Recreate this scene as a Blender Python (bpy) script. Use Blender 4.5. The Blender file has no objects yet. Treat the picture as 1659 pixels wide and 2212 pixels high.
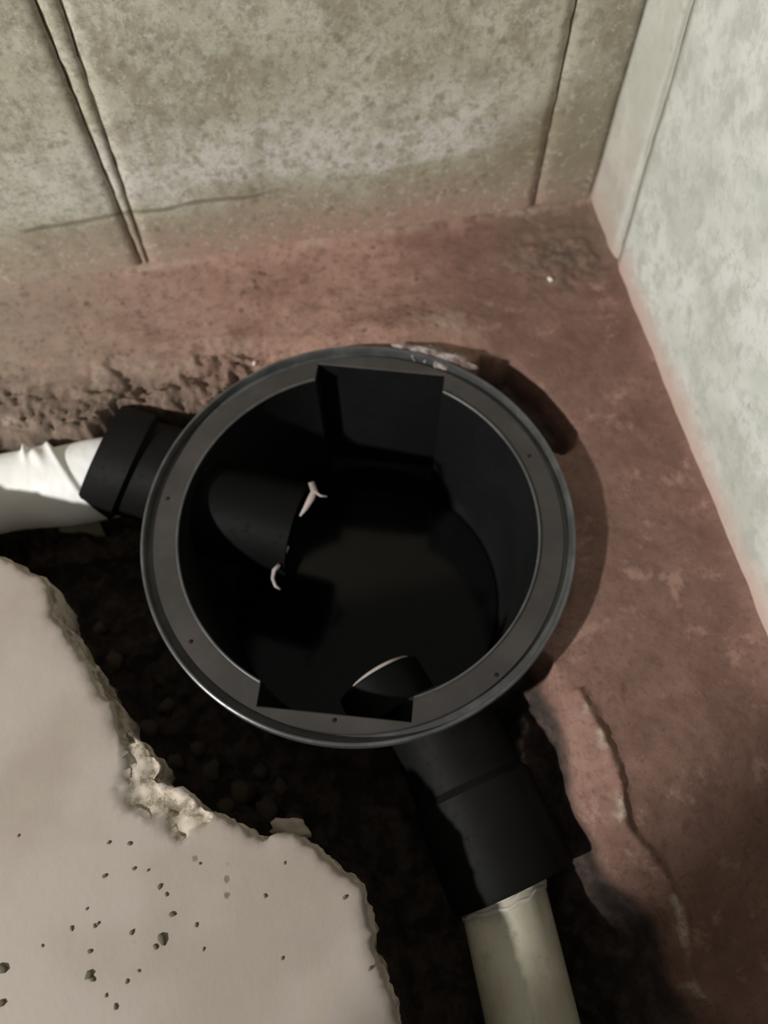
import bpy, bmesh, math, random
import numpy as np
from mathutils import Vector, Matrix, noise, geometry
random.seed(7)
S = bpy.context.scene
COL = S.collection

# ---------------------------------------------------------------- camera
CAM_H = 0.70
ROT = Matrix(((0.98293445, 0.1716738, -0.06609065),
              (-0.18350869, 0.89003071, -0.41733668),
              (-0.01282307, 0.42234281, 0.90634548)))
cam_data = bpy.data.cameras.new('camera')
cam = bpy.data.objects.new('camera', cam_data); COL.objects.link(cam)
cam_data.sensor_fit = 'HORIZONTAL'; cam_data.sensor_width = 36.0
cam_data.lens = 36.0 * 1661.0 / 1659.0
cam_data.clip_start = 0.02; cam_data.clip_end = 50
m4 = ROT.to_4x4(); m4.translation = Vector((0, 0, CAM_H)); cam.matrix_world = m4
cam_data.dof.use_dof = True; cam_data.dof.focus_distance = 0.61; cam_data.dof.aperture_fstop = 4.6
S.camera = cam

# ---------------------------------------------------------------- world, lamp, exposure
w = bpy.data.worlds.new('world'); S.world = w; w.use_nodes = True
w.node_tree.nodes['Background'].inputs[0].default_value = (1.0, 0.97, 0.92, 1)
w.node_tree.nodes['Background'].inputs[1].default_value = 0.155
S.view_settings.view_transform = 'Standard'; S.view_settings.look = 'None'
S.view_settings.gamma = 1.0; S.view_settings.use_curve_mapping = False
S.view_settings.exposure = 0.0
LAMP = Vector((-1.85, -0.55, 1.5)); AIM = Vector((-0.893, 1.797, -0.251)); SPOT_A = 43.4
ld = bpy.data.lights.new('work_lamp', 'SPOT'); lamp = bpy.data.objects.new('work_lamp', ld); COL.objects.link(lamp)
ld.energy = 262; ld.color = (1.0, 0.985, 0.955); ld.shadow_soft_size = 0.05
ld.spot_size = math.radians(2 * SPOT_A); ld.spot_blend = 0.025  # cone shaped and aimed so its edge adds shade at the lower right

lamp.location = LAMP
lamp.rotation_euler = (AIM - LAMP).to_track_quat('-Z', 'Y').to_euler()

# ---------------------------------------------------------------- small helpers
FPX, CX, CY = 1661.0, 829.5, 1106.0
def px(x, y, z=0.0):
    """where the line of sight measured in the photograph meets the level z (used to survey the real outlines)"""
    d = ROT @ Vector((x - CX, -(y - CY), -FPX)); t = (z - CAM_H) / d.z
    return (d.x * t, d.y * t)

def mesh_obj(name, verts, faces, mat, parent=None, smooth=True):
    me = bpy.data.meshes.new(name)
    me.from_pydata([tuple(v) for v in verts], [], faces); me.update()
    if smooth: me.polygons.foreach_set('use_smooth', [True] * len(me.polygons))
    o = bpy.data.objects.new(name, me); COL.objects.link(o)
    if mat: me.materials.append(mat)
    if parent: o.parent = parent
    return o

def bm_obj(name, bm, mat, parent=None, smooth=False):
    me = bpy.data.meshes.new(name); bm.normal_update(); bm.to_mesh(me); bm.free()
    if smooth: me.polygons.foreach_set('use_smooth', [True] * len(me.polygons))
    me.materials.append(mat)
    o = bpy.data.objects.new(name, me); COL.objects.link(o)
    if parent: o.parent = parent
    return o

def tag(o, label, cat, group=None):
    o['label'] = label; o['category'] = cat
    if group: o['group'] = group
    return o

def empty(name, loc=(0, 0, 0)):
    o = bpy.data.objects.new(name, None); o.location = loc; COL.objects.link(o); o.empty_display_size = 0.05
    return o

def fbm(x, y, z=0.0, sc=1.0, octv=4):
    return noise.fractal(Vector((x * sc, y * sc, z * sc)), 0.9, 2.0, octv)

def sd_poly(P, poly):
    """signed distance (positive inside) of points P (n,2) to polygon"""
    poly = np.asarray(poly, float); n = len(poly)
    d2 = np.full(len(P), 1e9); inside = np.zeros(len(P), bool)
    for i in range(n):
        a = poly[i]; b = poly[(i + 1) % n]; e = b - a; wv = P - a
        t = np.clip((wv @ e) / max(e @ e, 1e-12), 0, 1)
        q = wv - t[:, None] * e; d2 = np.minimum(d2, (q ** 2).sum(1))
        c = (a[1] <= P[:, 1]) != (b[1] <= P[:, 1])
        with np.errstate(divide='ignore', invalid='ignore'):
            xi = a[0] + (P[:, 1] - a[1]) * e[0] / (e[1] if abs(e[1]) > 1e-12 else 1e-12)
        inside ^= c & (P[:, 0] < xi)
    d = np.sqrt(d2); return np.where(inside, d, -d)

def sstep(a, b, x):
    t = np.clip((x - a) / (b - a), 0, 1); return t * t * (3 - 2 * t)

# ---------------------------------------------------------------- node helper
class NT:
    def __init__(s, name):
        s.m = bpy.data.materials.new(name); s.m.use_nodes = True; s.t = s.m.node_tree
        s.b = s.t.nodes['Principled BSDF']; s.co = s.n('ShaderNodeTexCoord').outputs['Object']
    def n(s, ty, **kw):
        nd = s.t.nodes.new(ty)
        for k, v in kw.items(): setattr(nd, k, v)
        return nd
    def put(s, sock, v):
        if isinstance(v, bpy.types.NodeSocket): s.t.links.new(v, sock)
        elif isinstance(v, (tuple, list)) and len(v) == 3 and sock.type == 'RGBA': sock.default_value = (*v, 1)
        else: sock.default_value = v
    def noise(s, scale, detail=4, rough=0.55, dist=0.0, off=(0, 0, 0), stretch=(1, 1, 1)):
        mp = s.n('ShaderNodeMapping'); s.put(mp.inputs[0], s.co); mp.inputs[1].default_value = off; mp.inputs[3].default_value = stretch
        nd = s.n('ShaderNodeTexNoise'); s.put(nd.inputs['Vector'], mp.outputs[0])
        nd.inputs['Scale'].default_value = scale; nd.inputs['Detail'].default_value = detail
        nd.inputs['Roughness'].default_value = rough; nd.inputs['Distortion'].default_value = dist
        return nd.outputs[0]
    def voro(s, scale, off=(0, 0, 0), rnd=1.0):
        mp = s.n('ShaderNodeMapping'); s.put(mp.inputs[0], s.co); mp.inputs[1].default_value = off
        nd = s.n('ShaderNodeTexVoronoi'); s.put(nd.inputs['Vector'], mp.outputs[0]); nd.inputs['Scale'].default_value = scale
        nd.inputs['Randomness'].default_value = rnd
        return nd.outputs['Distance']
    def ramp(s, v, a, b, lo=0.0, hi=1.0):
        nd = s.n('ShaderNodeMapRange', interpolation_type='SMOOTHSTEP'); s.put(nd.inputs[0], v)
        nd.inputs[1].default_value = a; nd.inputs[2].default_value = b; nd.inputs[3].default_value = lo; nd.inputs[4].default_value = hi
        return nd.outputs[0]
    def math(s, op, a, b=0.0):
        nd = s.n('ShaderNodeMath', operation=op); s.put(nd.inputs[0], a); s.put(nd.inputs[1], b); return nd.outputs[0]
    def mix(s, f, a, b):
        nd = s.n('ShaderNodeMix', data_type='RGBA'); s.put(nd.inputs[0], f); s.put(nd.inputs[6], a); s.put(nd.inputs[7], b); return nd.outputs[2]
    def xyz(s):
        nd = s.n('ShaderNodeSeparateXYZ'); s.put(nd.inputs[0], s.co); return nd.outputs
    def bump(s, h, strength=0.4, dist=0.002):
        nd = s.n('ShaderNodeBump'); nd.inputs['Strength'].default_value = strength; nd.inputs['Distance'].default_value = dist
        s.put(nd.inputs['Height'], h); s.put(s.b.inputs['Normal'], nd.outputs[0])
    def done(s, col, rough=0.8, spec=0.3):
        s.put(s.b.inputs['Base Color'], col); s.put(s.b.inputs['Roughness'], rough)
        s.b.inputs['Specular IOR Level'].default_value = spec
        return s.m

def mat_back_wall():
    t = NT('stained_concrete_panel')
    X, Y, Z = t.xyz()
    base = t.mix(t.ramp(t.noise(8, 4), .35, .65), (.445, .43, .32), (.54, .53, .42))
    base = t.mix(t.ramp(t.noise(30, 6, .65, .4, stretch=(1, 1, .7)), .46, .64, 0, .8), base, (.31, .275, .20))
    base = t.mix(t.ramp(t.noise(48, 5, .6, 0, (7, 7, 7)), .56, .68, 0, .55), base, (.58, .56, .49))
    wob = t.math('MULTIPLY', t.math('SUBTRACT', t.noise(10, 5, .7), .5), .10)
    zz = t.math('ADD', Z, wob)
    # chalky efflorescence band above the tide line, broken up
    band = t.math('MULTIPLY', t.ramp(zz, .055, .08), t.ramp(zz, .10, .19, 1, 0))
    band = t.math('MULTIPLY', band, t.ramp(X, -.45, .02, .3, 1))
    band = t.math('MULTIPLY', band, t.ramp(X, .25, .33, 1, .1))
    band = t.math('MULTIPLY', band, t.ramp(t.noise(36, 5, .7, 0, (2, 2, 2)), .40, .56, .25, 1))
    base = t.mix(band, base, (.67, .645, .595))
    # damp brown zone and red earth wash near the floor
    base = t.mix(t.ramp(zz, .030, .080, .75, 0), base, (.37, .30, .225))
    base = t.mix(t.math('MULTIPLY', t.ramp(zz, -.030, .050, .9, 0), t.ramp(X, -.28, -.02, .35, 1)), base, (.42, .275, .215))
    # yellow-brown damp patch beside the right joint
    damp = t.math('MULTIPLY', t.ramp(X, .20, .30, 0, 1), t.math('MULTIPLY', t.ramp(zz, .01, .05), t.ramp(zz, .09, .15, 1, 0)))
    base = t.mix(t.math('MULTIPLY', damp, .7), base, (.27, .22, .14))
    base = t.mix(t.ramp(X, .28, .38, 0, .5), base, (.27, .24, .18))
    # pits and dark flecks
    v = t.voro(58); v2 = t.voro(110, (3, 1, 2))
    wv = t.math('MULTIPLY', t.math('SUBTRACT', t.noise(90, 3, .6), .5), .5)
    gate = t.ramp(t.noise(22, 3, .5, 0, (5, 5, 5)), .47, .60)
    pits = t.math('MULTIPLY', t.ramp(t.math('ADD', v, wv), .08, .36, 1, 0), gate)
    pits = t.math('MAXIMUM', pits, t.math('MULTIPLY', t.ramp(t.math('ADD', v2, wv), .05, .3, .6, 0), t.ramp(t.noise(15, 2, .5, 0, (9, 2, 1)), .45, .62)))
    base = t.mix(t.math('MULTIPLY', pits, .6), base, (.19, .16, .11))
    base = t.mix(t.ramp(t.noise(80, 4, .75), .50, .68, 0, .6), base, (.27, .24, .175))
    base = t.mix(t.ramp(t.noise(130, 4, .8, .3, (8, 8, 3)), .50, .64, 0, .45), base, (.24, .205, .15))
    base = t.mix(t.ramp(t.noise(105, 4, .8, 0, (1, 6, 9)), .54, .68, 0, .5), base, (.66, .64, .56))
    # tide-mark crack, a dark wavering line on the concrete
    lw = t.math('ABSOLUTE', t.math('SUBTRACT', t.math('ADD', Z, t.math('MULTIPLY', t.math('SUBTRACT', t.noise(14, 3), .5), .014)), t.math('ADD', .058, t.math('MULTIPLY', X, .024))))
    line = t.math('MULTIPLY', t.ramp(lw, .0006, .0050, 1, 0), t.ramp(t.noise(16, 2, .5, 0, (1, 7, 3)), .34, .55))
    line = t.math('MULTIPLY', line, t.ramp(X, -.02, .05, 1, .15))
    base = t.mix(t.math('MULTIPLY', line, .7), base, (.17, .14, .10))
    t.bump(t.math('SUBTRACT', t.noise(60, 6, .65), t.math('MULTIPLY', pits, .3)), .4, .002)
    return t.done(base, .9, .2)

def mat_right_wall():
    t = NT('pale_concrete_panel')
    X, Y, Z = t.xyz()
    base = t.mix(t.ramp(t.noise(10, 5, .6), .35, .65), (.57, .59, .53), (.75, .76, .715))
    base = t.mix(t.ramp(t.noise(30, 5, .65, .3), .48, .66, 0, .65), base, (.47, .48, .425))
    base = t.mix(t.ramp(t.noise(55, 5, .7, .2, (4, 4, 4)), .48, .66, 0, .5), base, (.46, .47, .41))
    wob = t.math('MULTIPLY', t.math('SUBTRACT', t.noise(12, 5, .65), .5), .05)
    zz = t.math('ADD', Z, wob)
    base = t.mix(t.ramp(zz, -.030, .022, 1, 0), base, (.60, .45, .385))
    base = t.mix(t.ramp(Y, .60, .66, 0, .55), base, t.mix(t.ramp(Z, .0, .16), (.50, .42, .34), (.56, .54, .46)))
    jd = t.math('ABSOLUTE', t.math('SUBTRACT', Y, t.math('ADD', .612, t.math('MULTIPLY', Z, .11))))
    jd = t.math('ADD', jd, t.math('MULTIPLY', t.math('SUBTRACT', t.noise(25, 4), .5), .012))
    base = t.mix(t.math('MULTIPLY', t.ramp(jd, .002, .011, .7, 0), t.ramp(Z, -.03, .01)), base, (.40, .39, .33))
    v = t.voro(60, (1, 2, 3))
    wv = t.math('MULTIPLY', t.math('SUBTRACT', t.noise(90, 3, .6), .5), .5)
    pits = t.math('MULTIPLY', t.ramp(t.math('ADD', v, wv), .06, .30, 1, 0), t.ramp(t.noise(18, 3, .5, 0, (3, 3, 3)), .5, .62))
    base = t.mix(t.math('MULTIPLY', pits, .4), base, (.36, .36, .32))
    t.bump(t.math('SUBTRACT', t.noise(50, 6, .6), t.math('MULTIPLY', pits, .4)), .3, .002)
    return t.done(base, .88, .25)

def mat_bed():
    t = NT('red_brown_mortar')
    X, Y, Z = t.xyz()
    base = t.mix(t.ramp(t.noise(13, 5, .6), .35, .65), (.26, .145, .11), (.375, .225, .175))
    base = t.mix(t.ramp(t.noise(40, 5, .7), .45, .7, 0, .6), base, (.42, .27, .21))
    base = t.mix(t.ramp(t.noise(62, 5, .75, .2, (2, 8, 1)), .50, .68, 0, .6), base, (.165, .095, .072))
    # greyer dusty zone at left back
    base = t.mix(t.math('MULTIPLY', t.ramp(X, -.40, -.02, .95, 0), t.ramp(Y, .3, .5, 0, 1)), base, (.285, .225, .175))
    # darker, smoother mortar along the right wall
    base = t.mix(t.ramp(X, .10, .26, 0, .75), base, t.mix(t.ramp(t.noise(17, 5, .6, 0, (3, 3, 1)), .38, .62), (.125, .068, .054), (.185, .104, .082)))
    base = t.mix(t.math('MULTIPLY', t.ramp(X, .22, .33, 0, .7), t.ramp(Y, .58, .66)), base, (.19, .135, .10))
    v = t.voro(60); gate = t.ramp(t.noise(20, 3), .45, .6)
    base = t.mix(t.ramp(t.noise(120, 4, .8, .3, (8, 3, 3)), .52, .64, 0, .55), base, (.13, .072, .055))
    base = t.mix(t.ramp(t.noise(26, 5, .7, .2, (1, 3, 9)), .55, .68, 0, .5), base, (.42, .26, .205))
    pits = t.math('MULTIPLY', t.math('MULTIPLY', t.ramp(v, .08, .32, 1, 0), gate), t.ramp(X, .12, .28, 1, .35))
    base = t.mix(t.math('MULTIPLY', pits, .6), base, (.09, .055, .04))
    # subsoil in the cut is darker earth
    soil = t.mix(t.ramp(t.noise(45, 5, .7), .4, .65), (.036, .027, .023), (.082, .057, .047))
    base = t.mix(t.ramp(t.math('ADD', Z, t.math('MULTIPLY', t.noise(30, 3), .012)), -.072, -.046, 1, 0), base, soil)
    a2 = t.n('ShaderNodeAttribute', attribute_name='soiled')
    dirt = t.mix(t.ramp(t.noise(38, 5, .7, 0, (4, 4, 4)), .4, .62), (.085, .062, .048), (.20, .145, .11))
    base = t.mix(t.math('MULTIPLY', a2.outputs['Fac'], .8), base, dirt)
    at = t.n('ShaderNodeAttribute', attribute_name='broken')  # pale mortar and the highlights painted along the ridge
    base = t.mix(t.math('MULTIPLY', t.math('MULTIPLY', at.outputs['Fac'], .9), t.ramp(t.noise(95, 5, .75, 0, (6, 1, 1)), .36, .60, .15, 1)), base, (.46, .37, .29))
    t.bump(t.math('SUBTRACT', t.noise(70, 7, .7), t.math('MULTIPLY', pits, .6)), .6, .003)
    return t.done(base, .85, .25)

def mat_slab():
    t = NT('grey_beige_concrete')
    X, Y, Z = t.xyz()
    base = t.mix(t.ramp(t.noise(9, 4, .55), .35, .65), (.325, .275, .235), (.385, .333, .293))
    base = t.mix(t.ramp(t.noise(22, 4, .5, .5), .55, .75, 0, .4), base, (.355, .315, .24))
    v = t.math('ADD', t.voro(62, (2, 4, 1)), t.math('MULTIPLY', t.math('SUBTRACT', t.noise(80, 3, .6), .5), .5)); gate = t.ramp(t.noise(16, 3, .5, 0, (4, 2, 2)), .55, .64)
    pits = t.math('MULTIPLY', t.ramp(v, .08, .2, 1, 0), t.math('MULTIPLY', gate, t.ramp(Y, .12, .0, 0, 1)))
    base = t.mix(t.math('MULTIPLY', pits, .75), base, (.10, .085, .055))
    # broken edge: aggregate and dirt
    e = t.ramp(Z, SLAB_Z - .0065, SLAB_Z - .0035, 1, 0)
    br = t.mix(t.ramp(t.noise(55, 5, .7), .40, .56), (.24, .20, .14), (.56, .49, .40))
    base = t.mix(e, base, br)
    t.bump(t.math('SUBTRACT', t.noise(70, 6, .6), pits), .25, .002)
    return t.done(base, .85, .25)

def mat_plastic(name, c, dust, amt, rough=.42, sc=14, spec=.3):
    t = NT(name)
    d = t.ramp(t.noise(sc, 6, .65), .38, .7, amt * .35, amt)
    d2 = t.ramp(t.noise(120, 3, .7), .5, .8, 0, .35)
    col = t.mix(d, c, dust)
    t.bump(t.noise(160, 4, .6), .12, .0008)
    t.b.inputs['Specular Tint'].default_value = (1, 1, 1, 1)
    rr = t.math('ADD', rough, t.math('MULTIPLY', d2, .5))
    return t.done(col, rr, spec)

def mat_pipe():
    t = NT('dirty_cream_pvc')
    base = t.mix(t.ramp(t.noise(22, 5, .6, .3, stretch=(1, .6, 1)), .38, .66), (.68, .64, .50), (.52, .475, .36))
    base = t.mix(t.ramp(t.noise(50, 5, .7), .55, .75, 0, .5), base, (.27, .215, .15))
    t.bump(t.noise(35, 3), .06, .002)
    return t.done(base, t.ramp(t.noise(30, 3), .3, .7, .22, .38), .6)

def mat_simple(name, c1, c2, sc=40, rough=.7, bump=.2, spec=.3):
    t = NT(name); t.bump(t.noise(sc * 2, 5, .6), bump, .0015)
    return t.done(t.mix(t.ramp(t.noise(sc, 4), .35, .65), c1, c2), rough, spec)

SLAB_Z = 0.040
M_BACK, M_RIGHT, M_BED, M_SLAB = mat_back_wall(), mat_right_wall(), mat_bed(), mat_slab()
M_JOINT = mat_simple('joint_mortar', (.10, .085, .06), (.16, .14, .10), 60, .9)
M_JOINT_R = mat_simple('pale_joint_mortar', (.44, .43, .37), (.54, .53, .47), 60, .9)
M_RING = mat_plastic('dusty_black_plastic', (.032, .031, .030), (.072, .061, .055), .75, .5, 16)
M_LIP = mat_plastic('lip_black_plastic', (.040, .041, .042), (.15, .15, .145), .6, .32, 30, .5)  # paler, glossier black plastic for the lip and bead
M_BLACK = mat_plastic('black_plastic', (.007, .007, .0075), (.014, .0135, .0135), .7, .5, 12, .15)
M_SOCK = mat_plastic('black_socket_plastic', (.0042, .0042, .0042), (.010, .0095, .009), .7, .6, 12, .09)
M_PIPE = mat_pipe()
M_WRAP = mat_simple('white_wrap_film', (.84, .83, .80), (.90, .89, .87), 12, .5, .1, .4)
M_WRAP_GREY = mat_simple('grey_wrap_film', (.34, .29, .24), (.45, .40, .34), 25, .6, .2, .3)  # greyer, darker film tone for the loose tail
M_TAPE = mat_simple('white_tape', (.62, .58, .50), (.74, .70, .62), 40, .6, .1)
M_BURR_GLINT = mat_simple('pale_burr_glint', (.34, .28, .27), (.46, .39, .37), 60, .6, .2)
M_DEEP = mat_plastic('shaded_black_plastic', (.0035, .0035, .0035), (.006, .006, .006), .7, .6, 12, .08)  # darker copy of the black plastic, shade on the stubs put into colour
M_HOLE = mat_simple('hole_shade', (.008, .006, .005), (.015, .01, .01), 60, .9)  # dark discs: the shade inside the screw holes put into colour
M_WHITE = mat_simple('lime_crumb', (.70, .66, .60), (.85, .80, .75), 200, .9)
M_CLOD = mat_simple('earth_clod', (.11, .08, .065), (.19, .145, .115), 60, .95, .6)
M_DARKCRUMB = mat_simple('dark_earth_crumb', (.11, .095, .062), (.18, .155, .105), 90, .95, .4)
M_MORTAR = mat_simple('grey_mortar', (.15, .10, .085), (.42, .37, .35), 85, .9, .8)
M_WATER = mat_simple('dark_water', (.003, .003, .003), (.004, .004, .004), 10, .12, .02, .3)
WALL_X, WALL_Y, BED_Z = 0.3927, 0.7202, -0.035

# ---------------------------------------------------------------- walls: backing + cast panels
def panel(name, mat, parent, A, B, zlo, zhi, axis, face, depth, step=.012, warp=.0012, seed=0):
    """a cast panel whose two upright edges run A(z) and B(z) along the wall; face plane at `face`, body `depth` thick behind"""
    zs = np.arange(zlo, zhi + 1e-6, step); nu = max(2, int(abs(B(0) - A(0)) / step))
    vs, fs = [], []
    rows = len(zs)
    for k, z in enumerate(zs):
        a, b = A(z), B(z)
        ring = []
        for i in range(nu + 1):
            u = a + (b - a) * i / nu
            jag = 0
            if i in (0, nu): jag = .0016 * fbm(z * 60, seed, 3)
            dd = warp * fbm(u * 14, z * 14, seed) + (.0011 if i in (0, nu) else 0)
            ring.append((u + jag, face + dd, z))
        ring = [(a, face + depth, z)] + ring + [(b, face + depth, z)]
        vs += ring
    n = nu + 3
    for k in range(rows - 1):
        for i in range(n - 1):
            a0 = k * n + i
            fs.append((a0, a0 + 1, a0 + n + 1, a0 + n))
    if axis == 'y':
        V = vs
    else:  # wall across x: u -> y , face -> x
        V = [(f, u, z) for (u, f, z) in vs]; fs = [tuple(reversed(f)) for f in fs]
    return mesh_obj(name, V, fs, mat, parent)

def box(name, x0, x1, y0, y1, z0, z1, mat, parent=None):
    bm = bmesh.new(); bmesh.ops.create_cube(bm, size=1)
    for v in bm.verts: v.co = Vector((x0 + (v.co.x + .5) * (x1 - x0), y0 + (v.co.y + .5) * (y1 - y0), z0 + (v.co.z + .5) * (z1 - z0)))
    return bm_obj(name, bm, mat, parent)

wall_back = box('wall_back', -1.15, WALL_X + .12, WALL_Y + .0028, WALL_Y + .12, -.25, .95, M_JOINT); wall_back['kind'] = 'structure'
wall_right = box('wall_right', WALL_X + .0028, WALL_X + .12, -.75, WALL_Y + .006, -.25, .95, M_JOINT_R); wall_right['kind'] = 'structure'
jl = lambda z: -.1775 + .0025 * min(1, max(0, z / .3))            # left line of the double joint
jr = lambda z: -.1685 + .0138 * min(1, max(-.1, z / .29))           # right line
panel('wall_panel', M_BACK, wall_back, lambda z: -1.1, lambda z: jl(z) - .0014, -.09, .93, 'y', WALL_Y, .008, seed=1)
panel('joint_strip', M_BACK, wall_back, lambda z: jl(z) + .0016, lambda z: jr(z) - .0013, -.09, .93, 'y', WALL_Y + .0006, .006, step=.008, seed=2)
panel('wall_panel', M_BACK, wall_back, lambda z: jr(z) + .0014, lambda z: .3178, -.09, .93, 'y', WALL_Y, .008, seed=3)
panel('wall_panel', M_BACK, wall_back, lambda z: .3205 + .003 * max(0, z), lambda z: WALL_X + .006, -.09, .93, 'y', WALL_Y + .0005, .008, seed=4)
rj = lambda z: .6155 + .095 * z if z < .13 else .628 + .09 * (z - .13)
panel('wall_panel', M_RIGHT, wall_right, lambda z: rj(z) + .0035 + .004 * max(0, z), lambda z: WALL_Y + .004, -.09, .93, 'x', WALL_X, .008, seed=5)
panel('wall_panel', M_RIGHT, wall_right, lambda z: -.72, lambda z: rj(z) - .0025, -.09, .93, 'x', WALL_X, .008, seed=6)

# ---------------------------------------------------------------- bed of brown mortar with the dug trench
RC = Vector((.0235, .3165))        # centre of the chamber
hole_back = [(-260, 890), (-80, 900), (0, 908), (60, 922), (130, 926), (185, 928), (215, 900), (262, 868), (330, 872), (400, 880), (455, 852), (510, 812)]
hole_poly = [px(*p, BED_Z) for p in hole_back]
hole_poly += [(-.02, .46), (.02, .36), (.16, .24), px(1130, 1390, BED_Z)]
hole_poly += [px(*p, BED_Z) for p in [(1192, 1425), (1212, 1500), (1238, 1570), (1250, 1680), (1262, 1730), (1300, 1790), (1312, 1850), (1342, 1900), (1400, 1938), (1452, 1980), (1472, 2050), (1490, 2115), (1560, 2230), (1600, 2400), (1640, 2600)]]
hole_poly += [px(*p, -.05) for p in [(820, 2600), (770, 2200), (725, 2010), (500, 1880), (300, 1760), (190, 1620), (60, 1420), (20, 1300), (-60, 1250), (-300, 1200)]]
notch_poly = [px(*p, BED_Z) for p in [(990, 800), (1035, 766), (1070, 775), (1105, 772), (1150, 810), (1180, 838), (1215, 885), (1252, 935), (1243, 968), (1215, 985), (1150, 960), (1080, 880)]]
ridge_poly = [px(*p, BED_Z) for p in [(1190, 1415), (1250, 1500), (1300, 1590), (1335, 1690), (1345, 1790), (1400, 1850), (1455, 1935), (1475, 1990), (1480, 2100), (1560, 2230), (1400, 2400), (1150, 2300), (1150, 1500)]]
slab_px = [(-420, 1010), (-330, 1050), (-250, 1085), (-160, 1110), (-90, 1140), (-45, 1175), (0, 1200), (25, 1214), (50, 1230), (75, 1234), (95, 1255), (108, 1285), (109, 1325), (130, 1352), (155, 1395), (185, 1430), (200, 1465), (217, 1500), (243, 1520), (252, 1575), (290, 1603), (327, 1633), (332, 1688), (372, 1700), (402, 1722), (450, 1755), (500, 1772), (545, 1805), (575, 1812), (610, 1795), (640, 1802), (680, 1832), (722, 1872), (780, 1915), (786, 1960), (801, 2000), (812, 2060), (836, 2120), (862, 2212), (905, 2400), (930, 2600)]
slab_edge = [px(*p, SLAB_Z) for p in slab_px]
slab_poly = slab_edge + [(.03, -.75), (-1.1, -.75), (-1.1, .44)]

R_IN, N_D, N_W = .1805, .1885, .0705
AX = [math.radians(72.5), math.radians(-106.5)]
def outline():
    """inner outline (closed), with the two square key notches; flags tell notch points"""
    half = math.asin(N_W / R_IN); pts = []; flg = []
    a0, a1 = AX[0], AX[1] + 2 * math.pi
    def notch(ax):
        u = Vector((math.cos(ax), math.sin(ax))); v = Vector((-u.y, u.x)); r0 = math.sqrt(R_IN ** 2 - N_W ** 2)
        for k in range(5): pts.append(u * (r0 + (N_D - r0) * k / 4) - v * N_W); flg.append(1 if k else 2)
        for k in range(1, 12): pts.append(u * N_D + v * (N_W * (-1 + 2 * k / 12))); flg.append(1)
        for k in range(5): pts.append(u * (N_D - (N_D - r0) * k / 4) + v * N_W); flg.append(1 if k < 4 else 2)
    def arc(s, e, n=70):
        for k in range(1, n):
            t = s + (e - s) * k / n; pts.append(Vector((math.cos(t), math.sin(t))) * R_IN); flg.append(0)
    notch(a0); arc(a0 + half, a1 - half); notch(a1); arc(a1 + half, a0 + 2 * math.pi - half)
    return pts, flg
OUT, FLG = outline(); NO = len(OUT)


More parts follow.
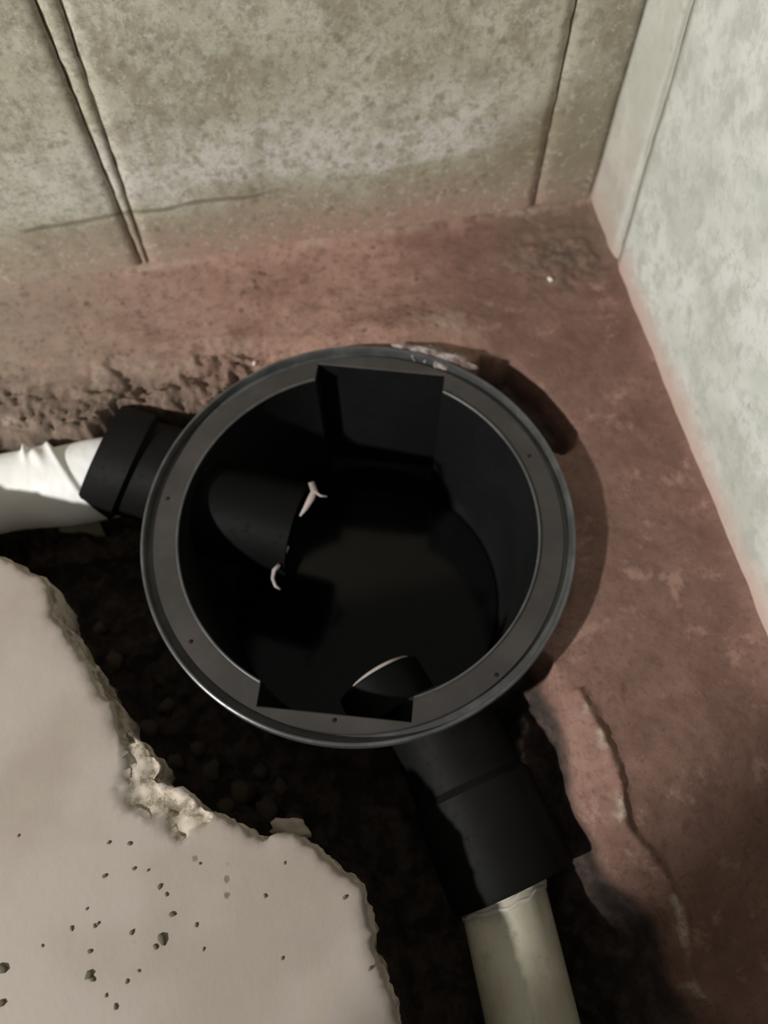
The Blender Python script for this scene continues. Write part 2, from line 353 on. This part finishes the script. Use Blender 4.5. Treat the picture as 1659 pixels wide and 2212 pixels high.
def bed():
    step = .0026
    xs = np.concatenate([np.arange(-1.1, -.45, .02), np.arange(-.45, WALL_X + .004, step)])
    ys = np.concatenate([np.arange(-.75, -.2, .02), np.arange(-.2, WALL_Y + .005, step)])
    XX, YY = np.meshgrid(xs, ys); P = np.c_[XX.ravel(), YY.ravel()]
    wob = np.array([fbm(p[0], p[1], 0, 32, 4) for p in P]); wob2 = np.array([fbm(p[0], p[1], 5, 11, 3) for p in P])
    Pw = P + np.c_[wob, wob2] * .0022
    d = sd_poly(Pw, hole_poly); dn = sd_poly(Pw, notch_poly); w6 = np.array([fbm(p[0], p[1], 2, 75, 4) if p[1] < .2 and p[0] > .1 else 0 for p in P]); dr = sd_poly(Pw, ridge_poly) + w6 * .0028; ds = sd_poly(P, slab_poly)
    z = BED_Z + wob2 * .0025 + wob * .0012
    # ragged lumps where the mortar skin is broken at the left back
    rag = sstep(-.085, 0, d) * (P[:, 0] < .05) * (P[:, 1] > .4)
    w3 = np.array([fbm(p[0], p[1], 8, 24, 5) if q > .01 else 0 for p, q in zip(P, rag)])
    w4 = np.array([abs(fbm(p[0], p[1], 3, 55, 4)) if q > .01 else 0 for p, q in zip(P, rag)])
    z = z + rag * (w3 * .020 - w4 * .016)
    # mound of mortar pushed against the rim at the back, and up the foot of the walls
    z += .024 * np.exp(-(((P[:, 0] - .10) / .09) ** 2 + ((P[:, 1] - .56) / .035) ** 2))
    z += .009 * np.exp(-(WALL_Y - P[:, 1]) / .012) + .008 * np.exp(-(WALL_X - P[:, 0]) / .008)
    z -= sstep(0, .035, dr) * .014
    z += .0065 * np.exp(-((dr) / .006) ** 2) * (P[:, 1] < .12) * (P[:, 0] < .36)       # crest of the broken edge
    z -= sstep(0, .010, dn) * (.040 + .006 * wob)
    steep = np.where((P[:, 0] > .1) & (P[:, 1] < .25), .085, .055)
    dep = np.power(np.clip(d / steep, 0, 1), .62)
    dep = np.where(d > 0, dep, 0)
    z -= dep * (.125 + .012 * wob2) - dep * .010 * wob
    # under the slab the earth rises to its underside
    z = np.where(ds > 0, np.minimum(z, -.058), z)
    # clear of the chamber body
    r = np.hypot(P[:, 0] - RC.x, P[:, 1] - RC.y)
    z = np.where((r < .212) , np.minimum(z, -.040), z)
    cq = P - np.array(px(1215, 560, BED_Z)); cw = np.exp(-((cq[:, 0] / .06) ** 2 + (cq[:, 1] / .05) ** 2))
    w7 = np.array([fbm(p[0], p[1], 8, 48, 5) if q > .05 else 0 for p, q in zip(P, cw)]); z = z + cw * w7 * .006
    V = np.c_[P, z]; nx = len(xs); ny = len(ys)
    cut = (sd_poly(P - np.array([RC.x, RC.y]), [(q.x, q.y) for q in OUT]) > -.0035).reshape(ny, nx)
    fs = []
    for j in range(ny - 1):
        cj, cj1 = cut[j], cut[j + 1]
        for i in range(nx - 1):
            if cj[i] and cj[i + 1] and cj1[i] and cj1[i + 1]: continue
            a = j * nx + i; fs.append((a, a + 1, a + nx + 1, a + nx))
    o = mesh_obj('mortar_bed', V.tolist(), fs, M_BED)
    # pale mortar tint, with highlights painted along the ridge and the cut's lip
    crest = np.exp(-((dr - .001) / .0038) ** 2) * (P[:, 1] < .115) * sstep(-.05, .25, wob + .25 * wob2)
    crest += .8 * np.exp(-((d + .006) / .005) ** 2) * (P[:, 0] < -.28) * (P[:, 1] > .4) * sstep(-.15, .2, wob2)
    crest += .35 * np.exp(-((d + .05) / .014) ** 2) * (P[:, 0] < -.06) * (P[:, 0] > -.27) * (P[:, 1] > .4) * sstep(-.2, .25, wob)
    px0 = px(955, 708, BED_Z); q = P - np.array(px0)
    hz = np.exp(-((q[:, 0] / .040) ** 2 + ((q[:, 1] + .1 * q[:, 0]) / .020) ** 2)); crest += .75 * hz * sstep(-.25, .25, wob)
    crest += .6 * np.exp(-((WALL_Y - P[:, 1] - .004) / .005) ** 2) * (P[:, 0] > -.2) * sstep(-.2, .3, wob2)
    soiled = (P[:, 0] < -.05) * (P[:, 1] > .4) * sstep(-.085, -.01, d + .02 * wob) * sstep(.02, -.17, P[:, 0])
    cn = px(1215, 560, BED_Z); q = P - np.array(cn)
    soiled += .95 * np.exp(-((q[:, 0] / .055) ** 2 + (q[:, 1] / .05) ** 2)) * sstep(-.35, .2, wob)
    a2 = o.data.attributes.new('soiled', 'FLOAT', 'POINT'); a2.data.foreach_set('value', np.clip(soiled, 0, 1).astype(np.float32))
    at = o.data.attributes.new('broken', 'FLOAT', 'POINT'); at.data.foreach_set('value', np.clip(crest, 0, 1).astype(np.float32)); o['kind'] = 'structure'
    return o
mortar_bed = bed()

# ---------------------------------------------------------------- concrete floor slab with a broken edge
chip_poly = [px(*p, SLAB_Z) for p in [(255, 1560), (262, 1600), (268, 1650), (240, 1705), (262, 1745), (310, 1765), (345, 1800), (392, 1822), (432, 1790), (470, 1770), (440, 1740), (400, 1715), (370, 1695), (345, 1695), (340, 1630), (290, 1590)]]
def slab():
    pts = []
    E_ = slab_edge
    for i in range(len(E_) - 1):
        a = Vector(E_[i]); b = Vector(E_[i + 1]); n = max(1, int((b - a).length / .0025))
        for k in range(n):
            p = a.lerp(b, k / n); q = (b - a).normalized(); nn = Vector((-q.y, q.x))
            pts.append(p + nn * (.0028 * fbm(p.x, p.y, 2, 90, 4)))
    pts.append(Vector(E_[-1]))
    ne = len(pts)
    outer = pts + [Vector((.03, -.75)), Vector((-1.1, -.75)), Vector((-1.1, .44))]
    po = [(p.x, p.y) for p in outer]
    cand = []
    for x in np.arange(-.36, .02, .0045):
        for y in np.arange(-.16, .42, .0045): cand.append((x + random.uniform(-.0012, .0012), y + random.uniform(-.0012, .0012)))
    for x in np.arange(-1.05, .02, .05):
        for y in np.arange(-.72, .46, .05):
            if not (-.37 < x and -.17 < y): cand.append((x, y))
    cand = np.array(cand); sd = sd_poly(cand, po); cand = cand[sd > .0022]
    allp = [Vector(p) for p in po] + [Vector(p) for p in cand.tolist()]
    n = len(po); edges = [(i, (i + 1) % n) for i in range(n)]
    vo, eo, fo, *_ = geometry.delaunay_2d_cdt(allp, edges, [], 1, 1e-6)
    A = np.array([(v.x, v.y) for v in vo])
    dc = sd_poly(A, chip_poly); de = sd_poly(A, po)
    nz = np.array([fbm(a[0], a[1], 1, 70, 4) for a in A]); n2 = np.array([fbm(a[0], a[1], 4, 9, 3) for a in A])
    edge = np.exp(-np.clip(de, 0, 1) / .003)
    z = .0006 * n2 - edge * (.0025 + .002 * np.abs(nz)) - .003 * sstep(.010, 0, de) * np.clip(n2 + .1, 0, 1)
    z -= sstep(0, .005, dc) * (.0055 + .0065 * nz + .004 * np.clip(1 - de / .03, 0, 1))
    z = z + SLAB_Z
    V = [(A[i, 0], A[i, 1], z[i]) for i in range(len(A))]
    fs = [tuple(f) for f in fo]
    # fractured side: rings under the edge
    near = lambda p: int(np.argmin(((A - np.array([p.x, p.y])) ** 2).sum(1)))
    top = [near(p) for p in pts]
    prev = top
    for L, (dz, out) in enumerate([(SLAB_Z - .008, .0012), (SLAB_Z - .020, .0018), (SLAB_Z - .035, .001), (SLAB_Z - .05, -.001), (SLAB_Z - .07, -.004), (-.050, -.006)]):
        cur = []
        for i, p in enumerate(pts):
            a = pts[max(0, i - 1)]; b = pts[min(ne - 1, i + 1)]; q = (b - a).normalized(); nn = Vector((q.y, -q.x)) * -1
            o_ = out + .0035 * fbm(p.x * 60, p.y * 60, L * 1.3, 1, 4)
            cur.append(len(V)); V.append((p.x + nn.x * o_, p.y + nn.y * o_, dz + .002 * fbm(p.x * 50, p.y * 50, 9)))
        for i in range(ne - 1):
            if prev[i] == prev[i + 1]: continue
            fs.append((prev[i], prev[i + 1], cur[i + 1], cur[i]))
        prev = cur
    bm = bmesh.new(); me = bpy.data.meshes.new('floor'); me.from_pydata(V, [], fs); bm.from_mesh(me)
    bmesh.ops.recalc_face_normals(bm, faces=bm.faces)
    return bm_obj('floor', bm, M_SLAB, None, True)
floor = slab(); floor['kind'] = 'structure'

# ---------------------------------------------------------------- the black inspection chamber
chamber = empty('inspection_chamber', (RC.x, RC.y, -.262))
tag(chamber, 'open round black plastic drain chamber with a dusty notched rim set in the corner', 'drain chamber')
def CH(v): return (v[0], v[1], v[2] + .262)      # world-height profile in the chamber's own frame

def sweep(name, rows, mat, close_bottom=False, flip=False):
    vs = [CH(p) for r in rows for p in r]; fs = []
    for k in range(len(rows) - 1):
        for i in range(NO):
            a = k * NO + i; b = k * NO + (i + 1) % NO
            f = (a, b, b + NO, a + NO); fs.append(tuple(reversed(f)) if flip else f)
    if close_bottom:
        c = len(vs); vs.append(CH((0, 0, rows[-1][0][2]))); k = (len(rows) - 1) * NO
        for i in range(NO): fs.append((k + i, k + (i + 1) % NO, c))
    o = mesh_obj(name, vs, fs, mat, chamber, smooth=False)
    # smooth curved faces, keep notch corners crisp
    o.data.polygons.foreach_set('use_smooth', [True] * len(o.data.polygons))
    o.data.set_sharp_from_angle(angle=math.radians(38))
    return o

# inner shell, outer shell: key channels run down the wall and end on a step
def ring_at(z, taper, add=0.0, plain=False):
    row = []
    for p, f in zip(OUT, FLG):
        q = p.copy()
        if plain and f: q = p.normalized() * R_IN
        q = q * taper; q += q.normalized() * add
        row.append((q.x, q.y, z))
    return row
rows = [ring_at(-.0065, 1.0)] + [ring_at(z, 1.0 - .05 * t) for z, t in ((-.02, .05), (-.07, .3), (-.13, .6), (-.20, .9))]
rows += [ring_at(-.203, .955, 0, True), ring_at(-.245, .93, 0, True), ring_at(-.252, .90, 0, True)]
outer = [ring_at(-.256, .96, .004, True), ring_at(-.206, 1.0, .006, True), ring_at(-.20, 1.0, .006), ring_at(-.02, 1.0, .006), ring_at(-.0105, 1.0, .006)]
sweep('body', [list(reversed(r)) for r in rows], M_BLACK, close_bottom=True)
sweep('body_shell', outer, M_BLACK)

def lathe(name, prof, mat, parent, n=160, smooth=38):
    vs = []; fs = []
    for (r, z) in prof:
        for i in range(n):
            t = 2 * math.pi * i / n; vs.append(CH((r * math.cos(t), r * math.sin(t), z)))
    m = len(prof)
    for k in range(m - 1):
        for i in range(n):
            a = k * n + i; b = k * n + (i + 1) % n; fs.append((a, b, b + n, a + n))
    o = mesh_obj(name, vs, fs, mat, parent); o.data.set_sharp_from_angle(angle=math.radians(smooth)); return o
# cover seat: flat dusty annulus between the notched outline and the groove
def seat():
    def circ(r, z): return [(r * p.normalized().x, r * p.normalized().y, z) for p in OUT]
    def off(a, z): return [((p + p.normalized() * a).x, (p + p.normalized() * a).y, z) for p in OUT]
    rows = [off(0, -.0105), off(0, -.0058), off(.0010, -.0050), circ(.2048, -.0050), circ(.2056, -.0062), circ(.2058, -.0105)]
    return sweep('cover_seat', rows, M_RING, flip=True)
seat_o = seat()
lathe('rim', [(.2050, -.0105), (.2125, -.0105), (.2130, -.0020), (.2137, -.0004), (.2150, 0), (.2163, -.0006), (.2170, -.0022), (.2168, -.014), (.2150, -.024), (.2140, -.030), (.2095, -.032), (.2085, -.030)][::-1], M_LIP, chamber)
# raised bead along the inner edge of the seat, one length between the notches each side
def bead(s, e):
    n = 70; k = 8; vs = []; fs = []
    for i in range(n + 1):
        t = s + (e - s) * i / n
        for j in range(k):
            a = 2 * math.pi * j / k; r = R_IN + .0008 + .0015 * math.cos(a)
            vs.append(CH((r * math.cos(t), r * math.sin(t), -.0044 + .0017 * math.sin(a))))
    for i in range(n):
        for j in range(k):
            a = i * k + j; b = i * k + (j + 1) % k; fs.append((a, b, b + k, a + k))
    mesh_obj('seat_bead', vs, fs, M_LIP, chamber)
hf = math.asin(N_W / R_IN)
bead(AX[0] + hf, AX[1] + 2 * math.pi - hf); bead(AX[1] + hf, AX[0] - hf)
for (hx, hy) in [(362, 1077), (412, 1386), (722, 1556), (1072, 1458), (1143, 985)]:
    p = Vector(px(hx, hy, -.005)) - RC
    bm = bmesh.new(); bmesh.ops.create_cone(bm, cap_ends=True, segments=14, radius1=.0023, radius2=.0019, depth=.0010)
    o = bm_obj('screw_hole', bm, M_HOLE, seat_o, True); o.location = CH((p.x, p.y, -.0049))

def tube(name, p0, p1, prof, mat, parent=None, n=64, origin=Vector((0, 0, 0)), sharp=35, rag=None):
    """revolved profile [(s,r)] along p0->p1 (s = metres from p0)"""
    p0 = Vector(p0); p1 = Vector(p1); ax = (p1 - p0).normalized()
    u = Vector((0, 0, 1)).cross(ax).normalized(); v = ax.cross(u)
    vs = []; fs = []
    for k, (s, r) in enumerate(prof):
        for i in range(n):
            a = 2 * math.pi * i / n; ss = s + (rag(k, a) if rag else 0)
            vs.append(p0 + ax * ss + (u * math.cos(a) + v * math.sin(a)) * r - origin)
    for k in range(len(prof) - 1):
        for i in range(n):
            a = k * n + i; b = k * n + (i + 1) % n; fs.append((a, b, b + n, a + n))
    o = mesh_obj(name, vs, fs, mat, parent); o.data.set_sharp_from_angle(angle=math.radians(sharp)); return o
ORG = Vector((RC.x, RC.y, -.262))
AL, AB = math.radians(153.5), math.radians(-77.5)
ZL, ZB = -.070, -.088
dL = Vector((math.cos(AL), math.sin(AL), 0)); dB = Vector((math.cos(AB), math.sin(AB), 0))
cL = Vector((RC.x, RC.y + .029, ZL)); cB = Vector((RC.x + .004, RC.y, ZB))
# outer sockets (hub with a thicker mouth) and the short stubs inside the chamber
tube('pipe_socket', cL + dL * .172, cL + dL * .30, [(0, .0570), (.088, .0575), (.094, .0650), (.132, .0665), (.136, .0655), (.136, .0575), (.02, .0550)], M_SOCK, chamber, origin=ORG,
     rag=lambda k, a: -.030 * math.sin(a) * (0 if k == 0 else 1 if k > 1 else .9))
tube('pipe_socket', cB + dB * .172, cB + dB * .36, [(0, .0540), (.09, .0545), (.097, .0600), (.184, .0610), (.188, .0595), (.188, .0465), (.02, .0450)], M_SOCK, chamber, origin=ORG)
cI = Vector((RC.x, RC.y + .004, -.076))
tube('inlet_stub', cI + dL * .178, cI + dL * .068, [(0, .0535), (.110, .0530), (.1105, .0505), (0, .0500)], M_DEEP, chamber, origin=ORG)
MO = Vector((.017, .177, ZB)); dO = Vector((.33, -.944, 0)).normalized()
tube('outlet_stub', MO + dO * .040, MO, [(0, .0455), (.0385, .0452), (.040, .0440), (0, .0430)], M_DEEP, chamber, origin=ORG)
# pale strip on the outlet stub's mouth, the rim's glint put into colour
def arc_strip(name, c, d, s, r, a0, a1, wfun, mat, n=40):
    ax = d; u = Vector((0, 0, 1)).cross(ax).normalized(); v = Vector((0, 0, 1)); vs = []; fs = []
    for i in range(n + 1):
        a = a0 + (a1 - a0) * i / n; w_ = wfun(i / n); e = u * math.cos(a) + v * math.sin(a)
        q = c + ax * s
        for (da, dr) in ((0, .0004), (0, w_ + .0004), (-w_ - .0005, w_), (-w_ - .0005, 0)):
            vs.append(q + ax * da + e * (r + dr) - ORG)
    for i in range(n):
        for j in range(4):
            a = i * 4 + j; b = i * 4 + (j + 1) % 4; fs.append((a, b, b + 4, a + 4))
    fs += [(0, 1, 2, 3), tuple(reversed([n * 4 + j for j in range(4)]))]
    return mesh_obj(name, vs, fs, mat, chamber)
arc_strip('mouth_glint', MO, dO, .0005, .0450, math.radians(42), math.radians(128), lambda t: .0002 + .0022 * math.sin(math.pi * t) ** .7, M_BURR_GLINT)

# ---------------------------------------------------------------- white wrapped pipe at the left
lp = empty('wrapped_drain_pipe', (-.40, .462, -.078))
tag(lp, 'white plastic-wrapped drain pipe entering the chamber from the left', 'pipe')
LO = Vector((-.40, .462, -.078)); RW = .0465
def wrap():
    n, m = 120, 150; vs = []; fs = []
    x0, x1 = -.75, -.222
    xs = list(np.linspace(x0, -.40, 30)) + list(np.linspace(-.40, x1, m - 30)[1:])
    m = len(xs)
    for x in xs:
        for j in range(n):
            a = 2 * math.pi * j / n            # 0 = front (-y), pi/2 = top
            r = RW - .0050 * max(0, min(1, (-.26 - x) / .09)) + .0006 * fbm(x * 40, math.cos(a) * 2, math.sin(a) * 2) 
            up = math.pi - a                    # 0 at the back
            # lapped edge of the film crosses the top at a slant
            xl = -.2905 + .016 * max(-1.2, min(2.5, (math.pi * .72 - a))) + .006 * (math.pi * .5 - a)
            r += .0052 / (1 + math.exp((x - xl) / .0008)) * (1 if a < math.pi * 1.2 else .2)
            r += .0042 * math.exp(-((x - xl + .0035) / .0028) ** 2) * math.exp(-((a - math.pi * .70) / .5) ** 2)
            # a pinched fold further left
            xf = -.322 + .010 * (math.pi * .66 - a)
            r += .0085 * math.exp(-((x - xf) / .0035) ** 2) * math.exp(-((a - math.pi * .70) / .32) ** 2)
            r += .0045 * math.exp(-((x - xf - .012 - .012 * (math.pi * .62 - a)) / .006) ** 2) * math.exp(-((a - math.pi * .60) / .28) ** 2)
            # slack of the film under the belly
            r += .0035 * math.exp(-((a - .15) / .5) ** 2) * (.6 + .4 * math.sin(x * 60))
            vs.append((x - LO.x, .4605 - math.cos(a) * r - LO.y, -.078 + math.sin(a) * r - LO.z))
    for k in range(m - 1):
        for j in range(n):
            a = k * n + j; b = k * n + (j + 1) % n; fs.append((a, b, b + n, a + n))
    return mesh_obj('plastic_wrap', vs, fs, M_WRAP, lp)
wrap()
tube('pipe', (-.76, .462, -.078), (-.20, .462, -.078), [(0, .0395), (.535, .0395), (.535, .036), (0, .036)], M_WRAP, lp, origin=LO)
def flap():
    vs = []; fs = []; n = 14; m = 6
    for i in range(n + 1):
        t = i / n
        for j in range(m + 1):
            s = j / m
            x = -.312 + .046 * t; y = .4285 - .012 * s - .004 * t + .002 * math.sin(9 * t + 3 * s); z = -.092 - .034 * s * (.35 + .75 * t) + .003 * math.sin(7 * t)
            vs.append((x - LO.x, y - LO.y, z - LO.z))
    for i in range(n):
        for j in range(m):
            a = i * (m + 1) + j; fs.append((a, a + 1, a + m + 2, a + m + 1))
    o = mesh_obj('wrap_tail', vs, fs, M_WRAP_GREY, lp)
    md = o.modifiers.new('solid', 'SOLIDIFY'); md.thickness = .0012
    o['label'] = 'greyish loose tail of the wrapping'
flap()

# ---------------------------------------------------------------- cream pipe at the lower right
PB = Vector((.0955, -.042, -.088))
bp = empty('cream_drain_pipe', tuple(PB))
tag(bp, 'cream plastic drain pipe running toward the viewer from the lower black socket', 'pipe')
bend = Vector((.099, -.75, -.092))
tube('pipe', (.0930, -.012, -.088), bend, [(0, .0400), (.735, .0400), (.735, .0365), (0, .0365)], M_PIPE, bp, n=96, origin=PB)
rg = random.Random(3); ph = [rg.uniform(0, 6) for _ in range(4)]
for k, (s0, wd, ex) in enumerate([(.0555, .0040, .0022), (.0625, .0030, .0012)]):
    tube('tape_turn', (.0930, .02, -.088), bend, [(s0, .0400), (s0 + .001, .0400 + ex), (s0 + wd, .0400 + ex * .8), (s0 + wd + .001, .0400)], M_TAPE, bp, n=96, origin=PB,
         rag=lambda kk, a, k=k: .0018 * math.sin(3 * a + ph[k]) - .006 * math.cos(a) + .0008 * math.sin(11 * a + ph[k + 1]))

# frayed scraps where the inlet pipe's end was sawn, stuck on the mouth of the inlet stub
def ribbon(name, pts, wds, mat, parent, org, th=.0008):
    """a bent thin solid strip through pts"""
    vs = []; fs = []; n = len(pts)
    for i, p in enumerate(pts):
        a = pts[max(0, i - 1)]; b = pts[min(n - 1, i + 1)]; t = (b - a).normalized()
        side = t.cross(Vector((0, 0, 1)));
        if side.length < 1e-4: side = Vector((1, 0, 0))
        side.normalize(); up = side.cross(t).normalized()
        for (su, uu) in ((-1, -1), (1, -1), (1, 1), (-1, 1)):
            vs.append(p + side * su * wds[i] * .5 + up * uu * th - org)
    for i in range(n - 1):
        for j in range(4):
            a = i * 4 + j; b = i * 4 + (j + 1) % 4; fs.append((a, b, b + 4, a + 4))
    fs += [(3, 2, 1, 0), tuple((n - 1) * 4 + j for j in range(4))]
    return mesh_obj(name, vs, fs, mat, parent)
def surf(pt, z): x, y = px(*pt, z); return Vector((x, y, z))
z1 = -.028
ribbon('plastic_burr', [surf(q, z) for q, z in [((672, 1042), -.024), ((679, 1062), -.0235), ((671, 1078), -.024), ((660, 1098), -.026), ((648, 1115), -.029)]], [.0060, .0072, .0070, .0050, .0016], M_BURR_GLINT, chamber, ORG)
ribbon('plastic_burr', [surf(q, z) for q, z in [((678, 1060), -.0235), ((692, 1071), -.0235), ((707, 1073), -.024)]], [.0030, .0022, .0008], M_BURR_GLINT, chamber, ORG)
ribbon('plastic_burr', [surf(q, z) for q, z in [((622, 1180), -.046), ((614, 1202), -.050)]], [.0028, .0022], M_BURR_GLINT, chamber, ORG)
ribbon('plastic_burr', [surf(q, z) for q, z in [((604, 1220), -.054), ((592, 1232), -.055), ((589, 1250), -.057), ((595, 1266), -.059), ((605, 1273), -.060)]], [.0038, .0040, .0032, .0030, .0016], M_BURR_GLINT, chamber, ORG)

# ---------------------------------------------------------------- water in the chamber
bm = bmesh.new(); bmesh.ops.create_circle(bm, cap_ends=True, segments=96, radius=.1660)
wt = bm_obj('water', bm, M_WATER); wt.location = (RC.x, RC.y, -.232); wt['kind'] = 'stuff'
tag(wt, 'still black water lying in the bottom of the drain chamber', 'water')

# ---------------------------------------------------------------- loose pieces
def lump_mesh(name, seed, mat, rough=.3, sub=2):
    bm = bmesh.new(); bmesh.ops.create_icosphere(bm, subdivisions=sub, radius=1)
    for v in bm.verts:
        v.co *= 1 + rough * noise.fractal(v.co * 1.3 + Vector((seed * 7.1, seed, 0)), .8, 2, 3)
    me = bpy.data.meshes.new(name); bm.to_mesh(me); bm.free(); me.materials.append(mat)
    me.polygons.foreach_set('use_smooth', [True] * len(me.polygons)); return me
def put(name, me, x, y, z, sx, sy, sz, rz, label, cat, group=None, parent=None):
    o = bpy.data.objects.new(name, me); COL.objects.link(o); o.location = (x, y, z); o.scale = (sx, sy, sz); o.rotation_euler = (0, 0, rz)
    if parent: o.parent = parent
    elif label: tag(o, label, cat, group)
    return o
dg = bpy.context.evaluated_depsgraph_get()
from mathutils.bvhtree import BVHTree
bed_t = BVHTree.FromObject(mortar_bed, dg); flo_t = BVHTree.FromObject(floor, dg)
def zbed(x, y, tree=bed_t):
    h = tree.ray_cast(Vector((x, y, .2)), Vector((0, 0, -1))); return h[0].z if h[0] else BED_Z
wm = lump_mesh('lime_crumb', 1, M_WHITE, .35)
for (q, s, lab) in [((1188, 606), .0040, 'small white lime crumb on the brown mortar near the back right corner'),
                    ((552, 792), .0030, 'tiny white lime crumb at the upper left of the black rim')]:
    x, y = px(*q, BED_Z); z = zbed(x, y); x, y = px(*q, z); put('lime_crumb', wm, x, y, zbed(x, y) + s * .45, s, s * .8, s * .7, random.random() * 3, lab, 'crumb')
# grey mortar squeezed over the rim at the back
def smear(name, pts, wd, hgt, seed):
    """a ragged daub of mortar laid along pts"""
    n, m = 60, 22; vs = []; fs = []
    P_ = [Vector(px(*q, -.004)) for q in pts]
    def at(t):
        k = min(len(P_) - 2, int(t * (len(P_) - 1))); return P_[k].lerp(P_[k + 1], t * (len(P_) - 1) - k), (P_[k + 1] - P_[k]).normalized()
    for i in range(n + 1):
        t = i / n; c, tg = at(t); nn = Vector((-tg.y, tg.x)); env = math.sin(math.pi * t) ** .5
        for j in range(m + 1):
            u = 2 * j / m - 1
            ww = wd * env * (1 + .9 * fbm(c.x, c.y, seed + (3 if u > 0 else 0), 75, 5))
            p = c + nn * u * ww + tg * .004 * fbm(c.x, c.y, j, 70, 3)
            h = hgt * env * max(0, 1 - abs(u) ** 2.2) * (1 + .7 * fbm(p.x, p.y, seed, 95, 5))
            vs.append((p.x, p.y, (-.010 if abs(u) > .97 else -.0045) + h + (-.012 * max(0, u) if u > 0 else 0)))
    for i in range(n):
        for j in range(m):
            a = i * (m + 1) + j; fs.append((a, a + m + 1, a + m + 2, a + 1))
    return mesh_obj(name, vs, fs, M_MORTAR, mortar_bed)
smear('mortar_daub', [(845, 742), (905, 750), (950, 762), (985, 772), (1030, 790)], .0135, .0030, 1)
# clods in the trench
cm = [lump_mesh('earth_clod', 23 + k, M_CLOD, .4) for k in range(4)]
for k, (q, s) in enumerate([((355, 1635), .010), ((430, 1655), .012), ((500, 1700), .015), ((470, 1735), .010), ((560, 1740), .013), ((590, 1690), .009), ((400, 1600), .010), ((300, 1560), .011), ((210, 1400), .012), ((330, 1500), .010), ((180, 1330), .009), ((620, 1770), .012), ((650, 1830), .010), ((540, 1650), .010)]):
    x, y = px(*q, -.10); z = zbed(x, y)
    put('earth_clod', cm[k % 4], x, y, z + s * .35, s, s * .85, s * .6, random.random() * 6, 'dark earth clod lying in the shaded trench between slab and chamber', 'clod', 'earth clods in the trench')
# one pale broken lump under the slab edge
pl = lump_mesh('broken_concrete', 41, M_SLAB, .4, 3)
x, y = px(622, 1790, .015); put('concrete_fragment', pl, x, y, -.004, .016, .009, .010, -.3, None, None, parent=floor)
# crumbs on the slab
km = [lump_mesh('earth_crumb', 31 + k, M_DARKCRUMB, .4, 1) for k in range(3)]
spots = [(615, 1864, 3), (573, 1935, 4), (745, 1938, 4.5), (345, 1915, 5), (360, 1932, 4), (372, 1975, 5.5), (424, 1998, 4), (285, 2014, 5), (350, 2028, 9), (336, 2045, 5), (192, 2106, 8), (200, 2115, 5), (195, 2055, 4.5), (230, 2150, 3.5), (5, 2092, 9), (3, 2167, 7), (205, 2000, 4), (212, 1995, 3.5), (290, 1876, 4), (320, 1880, 3), (226, 1892, 4.5), (280, 1822, 4.5), (235, 1820, 4), (155, 2005, 4), (92, 2043, 3), (610, 2070, 3.5), (800, 2092, 4), (275, 2120, 4), (432, 1865, 3), (250, 2175, 4.5), (40, 1805, 3), (188, 1963, 3), (440, 2050, 3), (300, 2097, 3)]
SPECIAL = {(350, 2028): 'largest dark earth speck in the middle of the scatter on the pale slab',
           (192, 2106): 'long dark earth speck low in the scatter on the slab, touching a smaller one',
           (5, 2092): 'big dark earth speck at the left frame edge on the slab, upper of two',
           (3, 2167): 'big dark earth speck at the left frame edge on the slab, lower of two',
           (615, 1864): 'lone dark speck on the slab just below the broken edge, nearest the trench',
           (745, 1938): 'lone dark speck on the slab beside its right-hand broken corner'}
for k, (qx, qy, s) in enumerate(spots):
    s = s * .00042; x, y = px(qx, qy, SLAB_Z); z = zbed(x, y, flo_t)
    put('earth_crumb', km[k % 3], x, y, z + s * .3, s * 1.25, s * .9, s * .6, random.random() * 6, SPECIAL.get((qx, qy), 'small speck of dark earth among the scatter on the pale concrete slab'), 'crumb', 'dark specks on the slab')
